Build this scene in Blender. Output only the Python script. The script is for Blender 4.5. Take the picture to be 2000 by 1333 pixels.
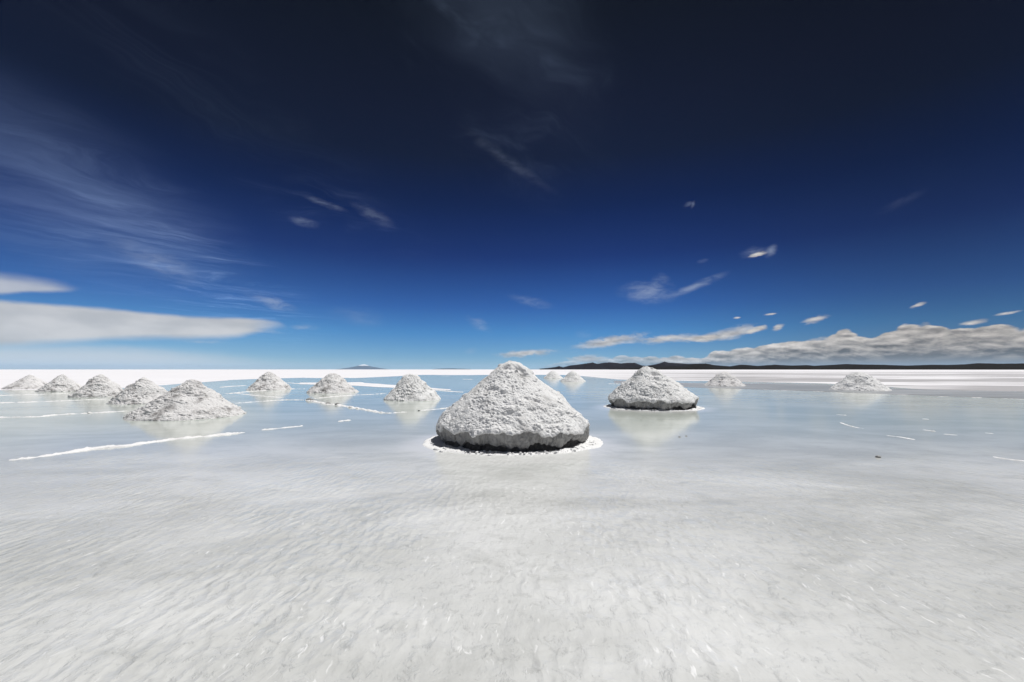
import bpy, math, random
import numpy as np
from math import radians as rad

S = bpy.context.scene
for o in list(bpy.data.objects):
    bpy.data.objects.remove(o)
COL = S.collection

# ------------------------------------------------------------------ camera
H = 1.2                       # eye height
F = 888.9                     # focal length in photo pixels (16 mm on 36 mm)
PITCH = math.atan(55.5 / F)
cam = bpy.data.objects.new('camera', bpy.data.cameras.new('camera'))
COL.objects.link(cam)
cam.location = (0, 0, H)
cam.rotation_euler = (math.pi / 2 + PITCH, 0, 0)
cam.data.lens = 16.0
cam.data.sensor_width = 36.0
cam.data.clip_start = 0.05
cam.data.clip_end = 600000
S.camera = cam

SUN_EL, SUN_AZ = 70.0, 76.0     # degrees; azimuth clockwise from the view direction (+Y)


def ray(px, py):
    x = (px - 1000) / F
    y = -(py - 666.5) / F
    c, s = math.cos(PITCH), math.sin(PITCH)
    return (x, c - s * y, s + c * y)


def azel(px, py):
    d = ray(px, py)
    return math.degrees(math.atan2(d[0], d[1])), math.degrees(math.atan2(d[2], math.hypot(d[0], d[1])))


def gnd(px, py, z=0.0):
    d = ray(px, py)
    t = (z - H) / d[2]
    return (d[0] * t, d[1] * t)


# ------------------------------------------------------------------ node helper
class NT:
    def __init__(s, tree):
        s.t = tree
        s.n = tree.nodes
        s.l = tree.links

    def new(s, typ, **kw):
        n = s.n.new(typ)
        for k, v in kw.items():
            setattr(n, k, v)
        return n

    def put(s, sock, v):
        if isinstance(v, bpy.types.NodeSocket):
            s.l.new(v, sock)
        elif isinstance(v, (tuple, list)) and len(v) == 3 and sock.type == 'RGBA':
            sock.default_value = (*v, 1)
        else:
            sock.default_value = v

    def m(s, op, a, b=None, c=None, clamp=False):
        n = s.new('ShaderNodeMath', operation=op)
        n.use_clamp = clamp
        for i, v in enumerate((a, b, c)):
            if v is not None:
                s.put(n.inputs[i], v)
        return n.outputs[0]

    def add(s, a, b): return s.m('ADD', a, b)
    def sub(s, a, b): return s.m('SUBTRACT', a, b)
    def mul(s, a, b): return s.m('MULTIPLY', a, b)

    def step(s, v, lo, hi, out0=0.0, out1=1.0):
        n = s.new('ShaderNodeMapRange', interpolation_type='SMOOTHSTEP')
        s.put(n.inputs['Value'], v)
        n.inputs['From Min'].default_value = lo
        n.inputs['From Max'].default_value = hi
        n.inputs['To Min'].default_value = out0
        n.inputs['To Max'].default_value = out1
        return n.outputs[0]

    def vec(s, x, y, z):
        n = s.new('ShaderNodeCombineXYZ')
        for i, v in enumerate((x, y, z)):
            s.put(n.inputs[i], v)
        return n.outputs[0]

    def noise(s, v, scale, detail=4, rough=0.5, dist=0.0, dims='3D'):
        n = s.new('ShaderNodeTexNoise', noise_dimensions=dims)
        s.put(n.inputs['Vector'], v)
        n.inputs['Scale'].default_value = scale
        n.inputs['Detail'].default_value = detail
        n.inputs['Roughness'].default_value = rough
        n.inputs['Distortion'].default_value = dist
        return n.outputs[0]

    def mapping(s, v, scale=(1, 1, 1), rotz=0.0, loc=(0, 0, 0)):
        n = s.new('ShaderNodeMapping')
        s.put(n.inputs[0], v)
        n.inputs[1].default_value = loc
        n.inputs[2].default_value = (0, 0, rotz)
        n.inputs[3].default_value = scale
        return n.outputs[0]

    def mix(s, f, a, b, blend='MIX'):
        n = s.new('ShaderNodeMix', data_type='RGBA', blend_type=blend)
        s.put(n.inputs[0], f)
        s.put(n.inputs[6], a)
        s.put(n.inputs[7], b)
        return n.outputs[2]

    def curve(s, v, x0, x1, y0, y1, pts):
        """value -> float curve given in real units"""
        t = s.m('DIVIDE', s.sub(v, x0), x1 - x0, clamp=True)
        n = s.new('ShaderNodeFloatCurve')
        s.put(n.inputs['Value'], t)
        c = n.mapping.curves[0]
        q = [((a - x0) / (x1 - x0), (b - y0) / (y1 - y0)) for a, b in pts]
        c.points[0].location = q[0]
        c.points[1].location = q[-1]
        for a in q[1:-1]:
            c.points.new(*a)
        for p in c.points:
            p.handle_type = 'AUTO_CLAMPED'
        n.mapping.update()
        return s.add(s.mul(n.outputs[0], y1 - y0), y0)


# ------------------------------------------------------------------ world: sky and clouds
world = bpy.data.worlds.new('World')
S.world = world
world.use_nodes = True
w = NT(world.node_tree)
bg = w.n['Background']
sky = w.new('ShaderNodeTexSky', sky_type='NISHITA')
sky.sun_disc = False
sky.sun_elevation = rad(SUN_EL)
sky.sun_rotation = rad(SUN_AZ)
sky.altitude = 3650
sky.dust_density = 0.3
bg.inputs[1].default_value = 0.1
K = 10.0                                    # clouds are given as final radiance, Background strength is 0.1
tc = w.new('ShaderNodeTexCoord')
sx = w.new('ShaderNodeSeparateXYZ')
w.put(sx.inputs[0], tc.outputs['Generated'])
X, Y, Z = sx.outputs
az = w.mul(w.m('ARCTAN2', X, Y), 180 / math.pi)
el = w.mul(w.m('ARCSINE', w.m('MINIMUM', w.m('MAXIMUM', Z, -1.0), 1.0)), 180 / math.pi)
# the deep high-altitude sky: Nishita deepened towards the zenith
ramp = w.new('ShaderNodeValToRGB')
w.put(ramp.inputs[0], w.m('DIVIDE', el, 60.0, clamp=True))
stops = [(0, (.42, .58, .78)), (1.4, (.31, .53, .78)), (4.6, (.18, .47, .79)), (7.8, (.115, .31, .66)), (14, (.048, .122, .36)),
         (20, (.026, .066, .20)), (25.4, (.046, .055, .105)), (30.4, (.055, .052, .086)), (39, (.05, .043, .050)), (60, (.06, .05, .05))]
e = ramp.color_ramp.elements
e[0].position, e[0].color = stops[0][0] / 60, (*stops[0][1], 1)
e[1].position, e[1].color = 1, (*stops[-1][1], 1)
for p, c in stops[1:-1]:
    q = e.new(p / 60)
    q.color = (*c, 1)
base = w.mix(1.0, sky.outputs[0], ramp.outputs[0], 'MULTIPLY')
rightdark = w.step(az, 8, 48)
base = w.mix(rightdark, base, w.mix(1.0, base, (.60, .52, .50), 'MULTIPLY'))
leftlift = w.mul(w.step(az, -8, -40), w.mul(w.step(el, 26, 14), .9))
base = w.mix(leftlift, base, w.mix(1.0, base, (1.5, 1.25, 1.1), 'MULTIPLY'))

P = w.vec(az, el, 0.0)
ps = w.vec(w.mul(az, .35), el, 0.0)                 # stretched sideways
warp1 = w.mul(w.sub(w.noise(ps, 0.5, 4, .6), .5), 2.0)
warp2 = w.mul(w.sub(w.noise(w.mapping(ps, loc=(17, 9, 3)), 1.6, 3, .6), .5), 2.0)

# high cirrus on a cloud plane (perspective streaks)
zz = w.m('MAXIMUM', Z, 0.03)
cu, cv = w.m('DIVIDE', X, zz), w.m('DIVIDE', Y, zz)
cp = w.vec(cu, cv, 0.0)
cmap = w.mapping(cp, scale=(1.0, 1.0, 1.0), rotz=rad(-52))      # streak direction onto x
curl = w.mul(w.sub(w.noise(w.mapping(cmap, loc=(9, 3, 0)), .55, 4, .6), .5), 1.6)      # bends the fibres
cs = w.new('ShaderNodeSeparateXYZ')
w.put(cs.inputs[0], cmap)
cw = w.vec(cs.outputs[0], w.add(cs.outputs[1], curl), 0.0)
str1 = w.noise(w.mapping(cw, scale=(.55, 1.25, 1)), 1.2, 5, .62, 1.1)
str2 = w.noise(w.mapping(cw, scale=(1.1, 4.2, 1), loc=(4, 7, 0)), 1.5, 6, .66, .9)
streak = w.mul(w.step(str1, .44, .72), w.add(.25, w.mul(w.step(str2, .3, .78), 1.15)))


def blob(px, py, rx, ry, ang=0.0, lo=1.0, hi=0.0, wa=0.0, a=None, noise=None):
    """soft ellipse in direction space, centre and radii given in photo pixels"""
    a0, e0 = azel(px, py)
    c0 = math.cos(math.radians(a0))
    kx = 180 / math.pi / F * c0 * c0      # degrees per pixel horizontally
    ky = 180 / math.pi / F * c0
    dx = w.m('DIVIDE', w.sub(az, a0), kx)
    dy = w.m('DIVIDE', w.sub(e0, el), ky)   # down positive like the photo
    if wa:
        dx = w.add(dx, w.mul(warp1, wa * 2.0))
        dy = w.add(dy, w.mul(warp2, wa))
    ca, sa = math.cos(rad(ang)), math.sin(rad(ang))
    u = w.m('DIVIDE', w.add(w.mul(dx, ca), w.mul(dy, sa)), rx)
    v = w.m('DIVIDE', w.sub(w.mul(dy, ca), w.mul(dx, sa)), ry)
    d = w.m('SQRT', w.add(w.mul(u, u), w.mul(v, v)))
    return w.step(d, lo, hi)


def total(items):
    r = items[0]
    for i in items[1:]:
        r = w.add(r, i)
    return r


cir_mask = total([w.mul(blob(140, 370, 600, 210, 16), .50),
                  w.mul(blob(980, 50, 380, 210, 38), .95),
                  w.mul(blob(450, 250, 560, 160, 22), .22),
                  w.mul(blob(900, 250, 300, 90, 35), .22),
                  w.mul(blob(430, 560, 330, 110, 20), .7),
                  w.mul(blob(650, 410, 260, 60, 16), .3)])
cir = w.mul(streak, cir_mask)
soft = w.add(w.mul(blob(130, 370, 560, 200, 14), .72), w.mul(blob(980, 60, 320, 170, 35), .26))
soft = w.mul(soft, w.step(w.noise(w.mapping(cw, scale=(.6, 1.3, 1), loc=(2, 1, 0)), .9, 6, .6), .28, .72))
warmth = w.mix(w.step(el, 20, 5), (.080, .108, .165), (.16, .21, .27))
base = w.mix(1.0, base, w.mix(w.m('MULTIPLY', w.add(cir, soft), 1.0, clamp=True), (0, 0, 0), w.mix(1.0, warmth, (K, K, K), 'MULTIPLY')), 'ADD')


def streakline(a, b, wid, strength, wa=6):
    cx, cy = (a[0] + b[0]) / 2, (a[1] + b[1]) / 2
    L = math.hypot(b[0] - a[0], b[1] - a[1]) / 2
    return w.mul(blob(cx, cy, L, wid * 1.15, math.degrees(math.atan2(b[1] - a[1], b[0] - a[0])), 1.15, -.1, wa * 1.8), strength)


grain = w.step(w.noise(w.mapping(ps, loc=(3, 8, 0)), 1.3, 5, .62, .5), .28, .62)
thin = total([streakline((890, 255), (1100, 380), 10, .09, 3), streakline((400, 640), (560, 649), 5, 1.1, 3), streakline((430, 626), (540, 628), 4, .9, 3), streakline((350, 669), (445, 668), 3, .9, 2), streakline((590, 388), (680, 408), 6, .36, 3),
              streakline((680, 403), (780, 440), 12, .22, 4), streakline((560, 430), (630, 437), 9, .32, 3),
              streakline((470, 575), (590, 605), 12, .65, 5), streakline((560, 640), (630, 640), 5, .6, 3),
              streakline((200, 480), (420, 545), 24, .35, 8), streakline((910, 618), (960, 648), 11, .45, 6),
              streakline((990, 580), (1085, 600), 10, .3, 5), streakline((900, 690), (935, 682), 6, .35, 2),
              streakline((1332, 402), (1356, 398), 4, .3, 3), streakline((1350, 408), (1357, 392), 4, .35, 2),
              streakline((1205, 566), (1330, 578), 20, .68, 7), streakline((1290, 582), (1425, 537), 8, .72, 2),
              streakline((1262, 560), (1305, 545), 16, .3, 7),
              streakline((1440, 496), (1500, 490), 10, .35, 4), streakline((1490, 500), (1520, 481), 9, .6, 4),
              streakline((1360, 512), (1385, 508), 4, .35, 1), streakline((1700, 410), (1820, 380), 9, .08, 3),
              streakline((1120, 655), (1165, 652), 8, .2, 3), streakline((640, 610), (760, 630), 18, .2, 6)])
thin = w.mul(thin, w.add(.12, w.mul(grain, .85)))
base = w.mix(w.m('MULTIPLY', thin, .75, clamp=True), base, (.40 * K, .47 * K, .60 * K))


def line(pts):
    return [azel(*p) for p in pts]


def band(top, bot, ts, bs, w1, w2):
    """between two skyline curves, warped edges; ts, bs edge softness in degrees"""
    ee = w.add(el, w.add(w.mul(warp1, w1), w.mul(warp2, w2)))
    t = w.curve(az, -55, 55, -2, 16, line(top))
    b = w.curve(az, -55, 55, -2, 16, line(bot))
    ut = w.step(w.m('DIVIDE', w.sub(t, ee), ts), 0, 1)
    ub = w.step(w.m('DIVIDE', w.sub(ee, b), bs), 0, 1)
    return w.mul(ut, ub)


# long smooth bank low on the left
low1 = band([(-150, 575), (0, 582), (100, 590), (200, 598), (300, 608), (400, 616), (470, 618), (540, 624), (580, 645), (640, 652)],
            [(-150, 690), (0, 684), (150, 676), (250, 669), (400, 668), (450, 666), (520, 652), (580, 647), (640, 650)], .55, .9, .10, .12)
low1 = w.mul(low1, w.step(az, azel(585, 645)[0], azel(470, 640)[0]))
veil = band([(-150, 640), (0, 660), (200, 664), (300, 670), (400, 678), (500, 688), (600, 700), (720, 712)],
            [(-150, 735), (300, 735), (720, 735), (800, 735)], 1.6, 1.0, .15, .2)
veil = w.mul(veil, w.step(az, azel(640, 700)[0], azel(250, 700)[0]))
low2 = band([(-150, 505), (0, 524), (60, 533), (120, 545), (180, 564), (240, 570)],
            [(-150, 592), (0, 580), (60, 575), (130, 574), (180, 568), (240, 568)], 1.3, .45, .10, .14)
low2 = w.mul(low2, w.step(az, azel(200, 560)[0], azel(90, 560)[0]))
lowcol = w.mix(w.step(w.noise(ps, .45, 3, .5), .35, .65), (.50 * K, .51 * K, .53 * K), (.64 * K, .64 * K, .65 * K))
base = w.mix(w.mul(veil, .8), base, (.60 * K, .645 * K, .70 * K))
base = w.mix(w.mul(low1, .93), base, lowcol)
base = w.mix(w.mul(low2, .72), base, lowcol)

# billows: light where the cloud thins upwards
bp = w.vec(w.mul(az, .42), w.mul(el, 1.25), 0.0)
n0 = w.noise(bp, 1.5, 6, .58, .25)
n1 = w.noise(w.mapping(bp, loc=(-.08, .32, 0)), 1.5, 6, .58, .25)
lit = w.m('ADD', w.mul(w.sub(n0, n1), 3.0), .42, clamp=True)

def heads(off):
    v = w.new('ShaderNodeTexVoronoi', feature='SMOOTH_F1')
    q_ = w.mapping(w.vec(w.add(w.mul(az, .42), w.mul(warp1, .35)), w.add(w.mul(el, 1.0), w.mul(warp2, .30)), 0.0), loc=off)
    w.put(v.inputs['Vector'], q_)
    v.inputs['Scale'].default_value = 1.15
    v.inputs['Smoothness'].default_value = .25
    return v.outputs['Distance']


hd0 = heads((0, 0, 0))
hlit = w.m('ADD', w.mul(w.sub(heads((.05, .16, 0)), heads((-.05, -.16, 0))), 1.5), .45, clamp=True)
lit = w.add(w.mul(lit, .5), w.mul(hlit, .5))

# lens clouds and detached puffs on the right
puffs = total([blob(1025, 691, 72, 9, -4, 1.15, .1, 3), blob(1190, 668, 90, 13, -9, 1.15, .1, 6), blob(1300, 662, 70, 9, -5, 1.15, .1, 6),
               blob(1425, 652, 70, 13, -10, 1.2, .1, 7), blob(1480, 643, 28, 6, -15, 1.2, .1, 5), blob(1520, 640, 15, 6, -15, 1.2, .1, 4),
               blob(1362, 662, 45, 7, -3, 1.2, .1, 5), blob(1592, 625, 30, 8, -10, 1.2, .1, 5), blob(1900, 631, 34, 6, -6, 1.2, .1, 4),
               blob(1792, 597, 18, 5, -14, 1.2, .1, 4), blob(1478, 498, 26, 6, -8, 1, .2, 2), blob(1970, 612, 40, 4, -6, 1, .1, 1),
               blob(1505, 614, 18, 3, -3, 1, .1, 1), blob(1440, 621, 10, 3, -3, 1, .1, 1),
               w.mul(blob(1148, 702, 50, 10, 0, 1.2, .1, 4), .9)])
puffs = w.mul(puffs, w.step(w.add(w.noise(w.vec(w.mul(az, .8), w.mul(el, 2.2), 3.0), 1.2, 5, .62, .4), w.mul(puffs, .28)), .46, .66))
pcol = w.mix(lit, (.36 * K, .34 * K, .33 * K), (.80 * K, .76 * K, .71 * K))
base = w.mix(w.m('MULTIPLY', puffs, .88, clamp=True), base, pcol)

top = [(950, 735), (1000, 722), (1060, 712), (1120, 703), (1180, 699), (1230, 694), (1330, 694), (1370, 693), (1400, 684), (1450, 674),
       (1500, 668), (1532, 658), (1570, 653), (1608, 660), (1640, 642), (1690, 652), (1740, 643), (1780, 634), (1850, 637),
       (1900, 637), (2000, 631), (2150, 628)]
bot = [(950, 742), (1200, 742), (1600, 742), (2150, 742)]
el_keep = el
el = w.add(el, w.mul(w.sub(hd0, .35), 1.1))
bank = band(top, bot, .26, .3, .14, .34)
el = el_keep
bank = w.mul(bank, w.step(az, azel(1020, 700)[0], azel(1450, 700)[0], .38, 1.0))
hh = w.m('DIVIDE', el, w.m('MAXIMUM', w.curve(az, -55, 55, -2, 16, line(top)), .3))
body = w.m('ADD', w.mul(lit, .95), w.sub(w.mul(w.step(hh, .15, 1.0), .55), .28), clamp=True)
bcol = w.mix(body, (.13 * K, .122 * K, .112 * K), (.86 * K, .81 * K, .76 * K))
bcol = w.mix(w.step(az, 20, 48), bcol, w.mix(1.0, bcol, (.74, .72, .70), 'MULTIPLY'))
bcol = w.mix(w.step(hh, .45, .1), bcol, (.17 * K, .16 * K, .145 * K))
base = w.mix(w.mul(bank, .96), base, bcol)
w.put(bg.inputs[0], base)

# ------------------------------------------------------------------ sun and exposure
sun = bpy.data.lights.new('sun', 'SUN')
sun.energy = 4.0
sun.angle = rad(.53)
sun.color = (1, .985, .96)
so = bpy.data.objects.new('sun', sun)
COL.objects.link(so)
from mathutils import Vector, Matrix
sd = Vector((math.sin(rad(SUN_AZ)) * math.cos(rad(SUN_EL)), math.cos(rad(SUN_AZ)) * math.cos(rad(SUN_EL)), math.sin(rad(SUN_EL))))
so.rotation_euler = sd.to_track_quat('Z', 'Y').to_euler()
S.view_settings.view_transform = 'Standard'
S.view_settings.look = 'None'
S.view_settings.exposure = 0.0
S.view_settings.gamma = 1
S.cycles.adaptive_threshold = .02
S.cycles.max_bounces = 4
S.cycles.diffuse_bounces = 3
S.cycles.sample_clamp_indirect = 4
S.cycles.volume_bounces = 1


# ------------------------------------------------------------------ numpy noise
def _hash(ix, iy, iz, seed):
    h = (ix.astype(np.int64) * 374761393 + iy.astype(np.int64) * 668265263 + iz.astype(np.int64) * 2147483647 + seed * 974711) & 0xffffffff
    h = ((h ^ (h >> 13)) * 1274126177) & 0xffffffff
    h = ((h ^ (h >> 16)) * 2246822519) & 0xffffffff
    return (h ^ (h >> 15)) & 0xffffffff


def _r(ix, iy, iz, seed):
    return _hash(ix, iy, iz, seed) / 4294967295.0


def vnoise(p, seed=0):
    """smooth value noise, -1..1"""
    i = np.floor(p).astype(np.int64)
    f = p - i
    f = f * f * f * (f * (f * 6 - 15) + 10)
    out = 0
    for dx in (0, 1):
        for dy in (0, 1):
            for dz in (0, 1):
                wgt = (f[:, 0] if dx else 1 - f[:, 0]) * (f[:, 1] if dy else 1 - f[:, 1]) * (f[:, 2] if dz else 1 - f[:, 2])
                out = out + wgt * _r(i[:, 0] + dx, i[:, 1] + dy, i[:, 2] + dz, seed)
    return out * 2 - 1


ROT = np.array(Matrix.Rotation(.7, 3, 'X') @ Matrix.Rotation(1.1, 3, 'Y') @ Matrix.Rotation(.5, 3, 'Z'))


def fbm(p, octaves=4, seed=0, gain=.5):
    a, s, t = 1.0, 0, 0
    for k in range(octaves):
        p = p @ ROT
        s = s + a * vnoise(p * (2.03 ** k) + 13.7 * k, seed + k)
        t += a
        a *= gain
    return s / t


def worley(p, seed=0):
    """nearest feature distance, its random value"""
    p = p @ ROT
    i = np.floor(p).astype(np.int64)
    best = np.full(len(p), 9.0)
    rid = np.zeros(len(p))
    for dx in (-1, 0, 1):
        for dy in (-1, 0, 1):
            for dz in (-1, 0, 1):
                c = i + np.array([dx, dy, dz])
                fx = c[:, 0] + _r(c[:, 0], c[:, 1], c[:, 2], seed)
                fy = c[:, 1] + _r(c[:, 0], c[:, 1], c[:, 2], seed + 11)
                fz = c[:, 2] + _r(c[:, 0], c[:, 1], c[:, 2], seed + 23)
                d = np.sqrt((p[:, 0] - fx) ** 2 + (p[:, 1] - fy) ** 2 + (p[:, 2] - fz) ** 2)
                m = d < best
                best = np.where(m, d, best)
                rid = np.where(m, _r(c[:, 0], c[:, 1], c[:, 2], seed + 37), rid)
    return best, rid


# ------------------------------------------------------------------ mesh helpers
def mesh_obj(name, verts, faces, mat, parent=None, smooth=True, loc=None):
    me = bpy.data.meshes.new(name)
    verts = np.asarray(verts, dtype=np.float32)
    if isinstance(faces, np.ndarray):
        nf, k = faces.shape
        me.vertices.add(len(verts))
        me.vertices.foreach_set('co', verts.ravel())
        me.loops.add(nf * k)
        me.loops.foreach_set('vertex_index', faces.astype(np.int32).ravel())
        me.polygons.add(nf)
        me.polygons.foreach_set('loop_start', np.arange(0, nf * k, k, dtype=np.int32))
        me.polygons.foreach_set('loop_total', np.full(nf, k, dtype=np.int32))
        me.update(calc_edges=True)
    else:
        me.from_pydata([tuple(map(float, v)) for v in verts], [], faces)
        me.update()
    if smooth:
        me.polygons.foreach_set('use_smooth', np.ones(len(me.polygons), dtype=bool))
    me.materials.append(mat)
    me.validate()
    o = bpy.data.objects.new(name, me)
    COL.objects.link(o)
    if parent:
        o.parent = parent
    if loc is not None:
        o.location = loc
    return o


def grid_faces(n, m, wrap):
    """m rows of n columns; wrap closes the columns"""
    k = n if wrap else n - 1
    j, i = np.meshgrid(np.arange(m - 1), np.arange(k), indexing='ij')
    i2 = (i + 1) % n
    return np.stack([j * n + i, (j + 1) * n + i, (j + 1) * n + i2, j * n + i2], -1).reshape(-1, 4)


def grid_normals(V, n, m):
    A = V.reshape(m, n, 3)
    du = np.roll(A, -1, 1) - np.roll(A, 1, 1)
    dv = np.gradient(A, axis=0)
    N = np.cross(dv, du)
    N /= np.maximum(np.linalg.norm(N, axis=2, keepdims=True), 1e-9)
    return N.reshape(-1, 3)


def tag(o, label, cat, group=None):
    o['label'] = label
    o['category'] = cat
    if group:
        o['group'] = group
    return o


def empty(name, loc):
    o = bpy.data.objects.new(name, None)
    COL.objects.link(o)
    o.location = loc
    o.empty_display_size = .2
    return o


# ------------------------------------------------------------------ materials
def material(name):
    m = bpy.data.materials.new(name)
    m.use_nodes = True
    t = NT(m.node_tree)
    return m, t, t.n['Principled BSDF']


def salt_mat(name, col, dirt_and_shade, scale=1.0, rough=.9, bump=.35, dirt_shade_amt=.5):
    m, t, b = material(name)
    tcn = t.new('ShaderNodeTexCoord').outputs['Object']
    n1 = t.noise(tcn, 3.0 * scale, 6, .65)
    n2 = t.noise(tcn, 26 * scale, 4, .6)
    f = t.mul(t.step(n1, .5, .72), dirt_shade_amt)
    n3 = t.noise(t.mapping(tcn, scale=(1, 1, 1.8)), 15 * scale, 5, .7)
    f = t.m('MAXIMUM', f, t.mul(t.step(n2, .58, .72), dirt_shade_amt * .9))  # fine specks here and below paint the shadow of pits and crevices
    f = t.m('MAXIMUM', f, t.mul(t.step(n3, .585, .70), dirt_shade_amt))
    t.put(b.inputs['Base Color'], t.mix(f, col, dirt_and_shade))
    b.inputs['Roughness'].default_value = rough
    b.inputs['Specular IOR Level'].default_value = .25
    bn = t.new('ShaderNodeBump')
    bn.inputs['Strength'].default_value = bump
    bn.inputs['Distance'].default_value = .02
    t.put(bn.inputs['Height'], t.add(t.noise(tcn, 45 * scale, 4, .65), t.mul(t.noise(tcn, 120 * scale, 2, .6), .5)))
    t.put(b.inputs['Normal'], bn.outputs[0])
    return m


M_SALT = salt_mat('white_salt', (.82, .815, .81), (.36, .35, .34), bump=.6, dirt_shade_amt=.6)
M_SALT_D = salt_mat('weathered_shaded_salt', (.78, .765, .76), (.22, .205, .20), dirt_shade_amt=.9, bump=.8)  # darker specks deepen the painted crevice shade
M_BAND = salt_mat('damp_salt_and_shade', (.36, .355, .345), (.20, .195, .19), bump=.5, dirt_shade_amt=.8)  # damp salt grey plus painted shade of the overhang; dark lumps share it
M_FOOT = salt_mat('wet_salt_and_shade', (.075, .072, .068), (.26, .255, .245), rough=.7, bump=.8, dirt_shade_amt=.8)  # wet muddy salt with the overhang's shadow painted into the colour
M_CRUST = salt_mat('fresh_salt_crust', (.84, .835, .83), (.66, .65, .64), bump=.5)
M_RIDGE = salt_mat('salt_ridge_white', (.86, .85, .85), (.62, .60, .60), bump=.4, dirt_shade_amt=.6)

# dry salt flat
M_GROUND, t, b = material('dry_salt_flat')
geo = t.new('ShaderNodeNewGeometry').outputs['Position']
n1 = t.noise(t.mapping(geo, scale=(.12, 1, 1)), .055, 6, .65)
n2 = t.noise(t.mapping(geo, scale=(.25, 1, 1)), .25, 4, .6)
sp = t.new('ShaderNodeSeparateXYZ')
t.put(sp.inputs[0], geo)
gx, gy = sp.outputs[0], sp.outputs[1]
side = t.step(t.m('DIVIDE', gx, t.m('MAXIMUM', gy, 5.0)), .08, .5)      # the east side of the flat is still damp in strips
near = t.step(gy, 420, 45)
wet = t.mul(t.mul(t.step(t.add(n1, t.mul(t.sub(n2, .5), .35)), .44, .52), side), near)
col = t.mix(t.step(n2, .3, .7), (.86, .85, .87), (.80, .785, .81))
t.put(b.inputs['Base Color'], t.mix(t.mul(wet, .85), col, (.36, .35, .36)))
t.put(b.inputs['Roughness'], .8)
b.inputs['Specular IOR Level'].default_value = .15
bn = t.new('ShaderNodeBump')
bn.inputs['Strength'].default_value = .3
bn.inputs['Distance'].default_value = .02
t.put(bn.inputs['Height'], t.noise(geo, 6, 4, .6))
t.put(b.inputs['Normal'], bn.outputs[0])

# shallow brine over white crust
M_WATER, t, b = material('shallow_brine_over_salt')
geo = t.new('ShaderNodeNewGeometry').outputs['Position']
sp = t.new('ShaderNodeSeparateXYZ')
t.put(sp.inputs[0], geo)
gx, gy = sp.outputs[0], sp.outputs[1]
# crust lies just under the surface near the camera, deeper and calmer water beyond
shoal = t.step(t.add(gy, t.mul(t.sub(t.noise(geo, .35, 3, .6), .5), 3.5)), 7.5, 2.2)
pat = t.noise(t.mapping(geo, scale=(.55, 1, 1), rotz=rad(8)), .55, 6, .62, .4)
pat2 = t.noise(t.mapping(geo, scale=(.7, 1, 1), loc=(5, 3, 0)), 2.3, 6, .65, .6)
fleck = t.noise(t.mapping(geo, scale=(1.0, .8, 1), loc=(2, 7, 0)), 13, 5, .72, .8)
colr = t.mix(t.step(pat, .32, .68), (.51, .515, .50), (.73, .735, .73))
colr = t.mix(t.mul(t.step(pat2, .52, .70), .42), colr, (.44, .445, .43))
zone = t.step(pat, .60, .40)
colr = t.mix(t.mul(t.mul(t.step(fleck, .56, .72), .26), t.add(.25, zone)), colr, (.24, .24, .225))
deep = t.step(gy, 4.0, 11)
colr = t.mix(t.mul(deep, .75), colr, t.mix(t.step(pat, .35, .65), (.47, .525, .465), (.56, .605, .545)))
for (hx, hy, hr) in ((-.03, 7.55, 1.32), (4.35, 14.3, 1.35)):      # crust shelves just under the water around the two undercut piles
    dd = t.m('SQRT', t.add(t.m('POWER', t.sub(gx, hx), 2.0), t.m('POWER', t.sub(gy, hy), 2.0)))
    dd = t.add(dd, t.mul(t.sub(pat2, .5), .5))
    colr = t.mix(t.mul(t.step(dd, hr + .75, hr), .8), colr, (.80, .80, .79))
wob = t.mul(t.sub(t.noise(geo, 3.0, 3, .6), .5), .16)
rp = t.vec(t.add(gx, wob), t.mul(t.add(gy, wob), .36), 0.0)
painted_glint = t.mul(t.step(t.noise(t.mapping(rp, scale=(1.3, .8, 1), loc=(1, 2, 0)), 30, 2, .5, .2), .615, .72), t.step(t.noise(geo, 1.7, 4, .6), .42, .62))
colr = t.mix(t.mul(t.mul(painted_glint, t.step(gy, 6.5, 2.5)), .8), colr, (.90, .90, .90))      # pale dashes painted as sun glints on the ripples
t.put(b.inputs['Base Color'], colr)
t.put(b.inputs['Roughness'], t.add(.11, t.mul(shoal, .08)))
b.inputs['IOR'].default_value = 1.33
b.inputs['Specular IOR Level'].default_value = .34
# scalloped crust marks under and through the film, long in the wind direction
wob = t.mul(t.sub(t.noise(geo, 3.0, 3, .6), .5), .16)
rp = t.vec(t.add(gx, wob), t.mul(t.add(gy, wob), .36), 0.0)
vo_ = t.new('ShaderNodeTexVoronoi', feature='SMOOTH_F1')
t.put(vo_.inputs['Vector'], rp)
vo_.inputs['Scale'].default_value = 16
vo_.inputs['Smoothness'].default_value = .35
vo_.inputs['Randomness'].default_value = .9
r1 = t.noise(rp, 34, 2, .5, .3)
r2 = t.noise(geo, 5, 4, .6, .3)
r3 = t.noise(geo, 60, 3, .6)
mod = t.step(t.noise(t.mapping(geo, loc=(3, 1, 0)), .9, 4, .6), .36, .62)
hgt = t.mul(t.mul(vo_.outputs['Distance'], t.add(.12, mod)), 1.5)
for extra in (t.mul(r2, 1.2), t.mul(r1, .30), t.mul(t.mul(r3, t.step(fleck, .52, .68)), .4)):
    hgt = t.add(hgt, extra)
bn = t.new('ShaderNodeBump')
t.put(bn.inputs['Strength'], t.add(.012, t.mul(shoal, .75)))
bn.inputs['Distance'].default_value = .016
t.put(bn.inputs['Height'], hgt)
t.put(b.inputs['Normal'], bn.outputs[0])


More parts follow.
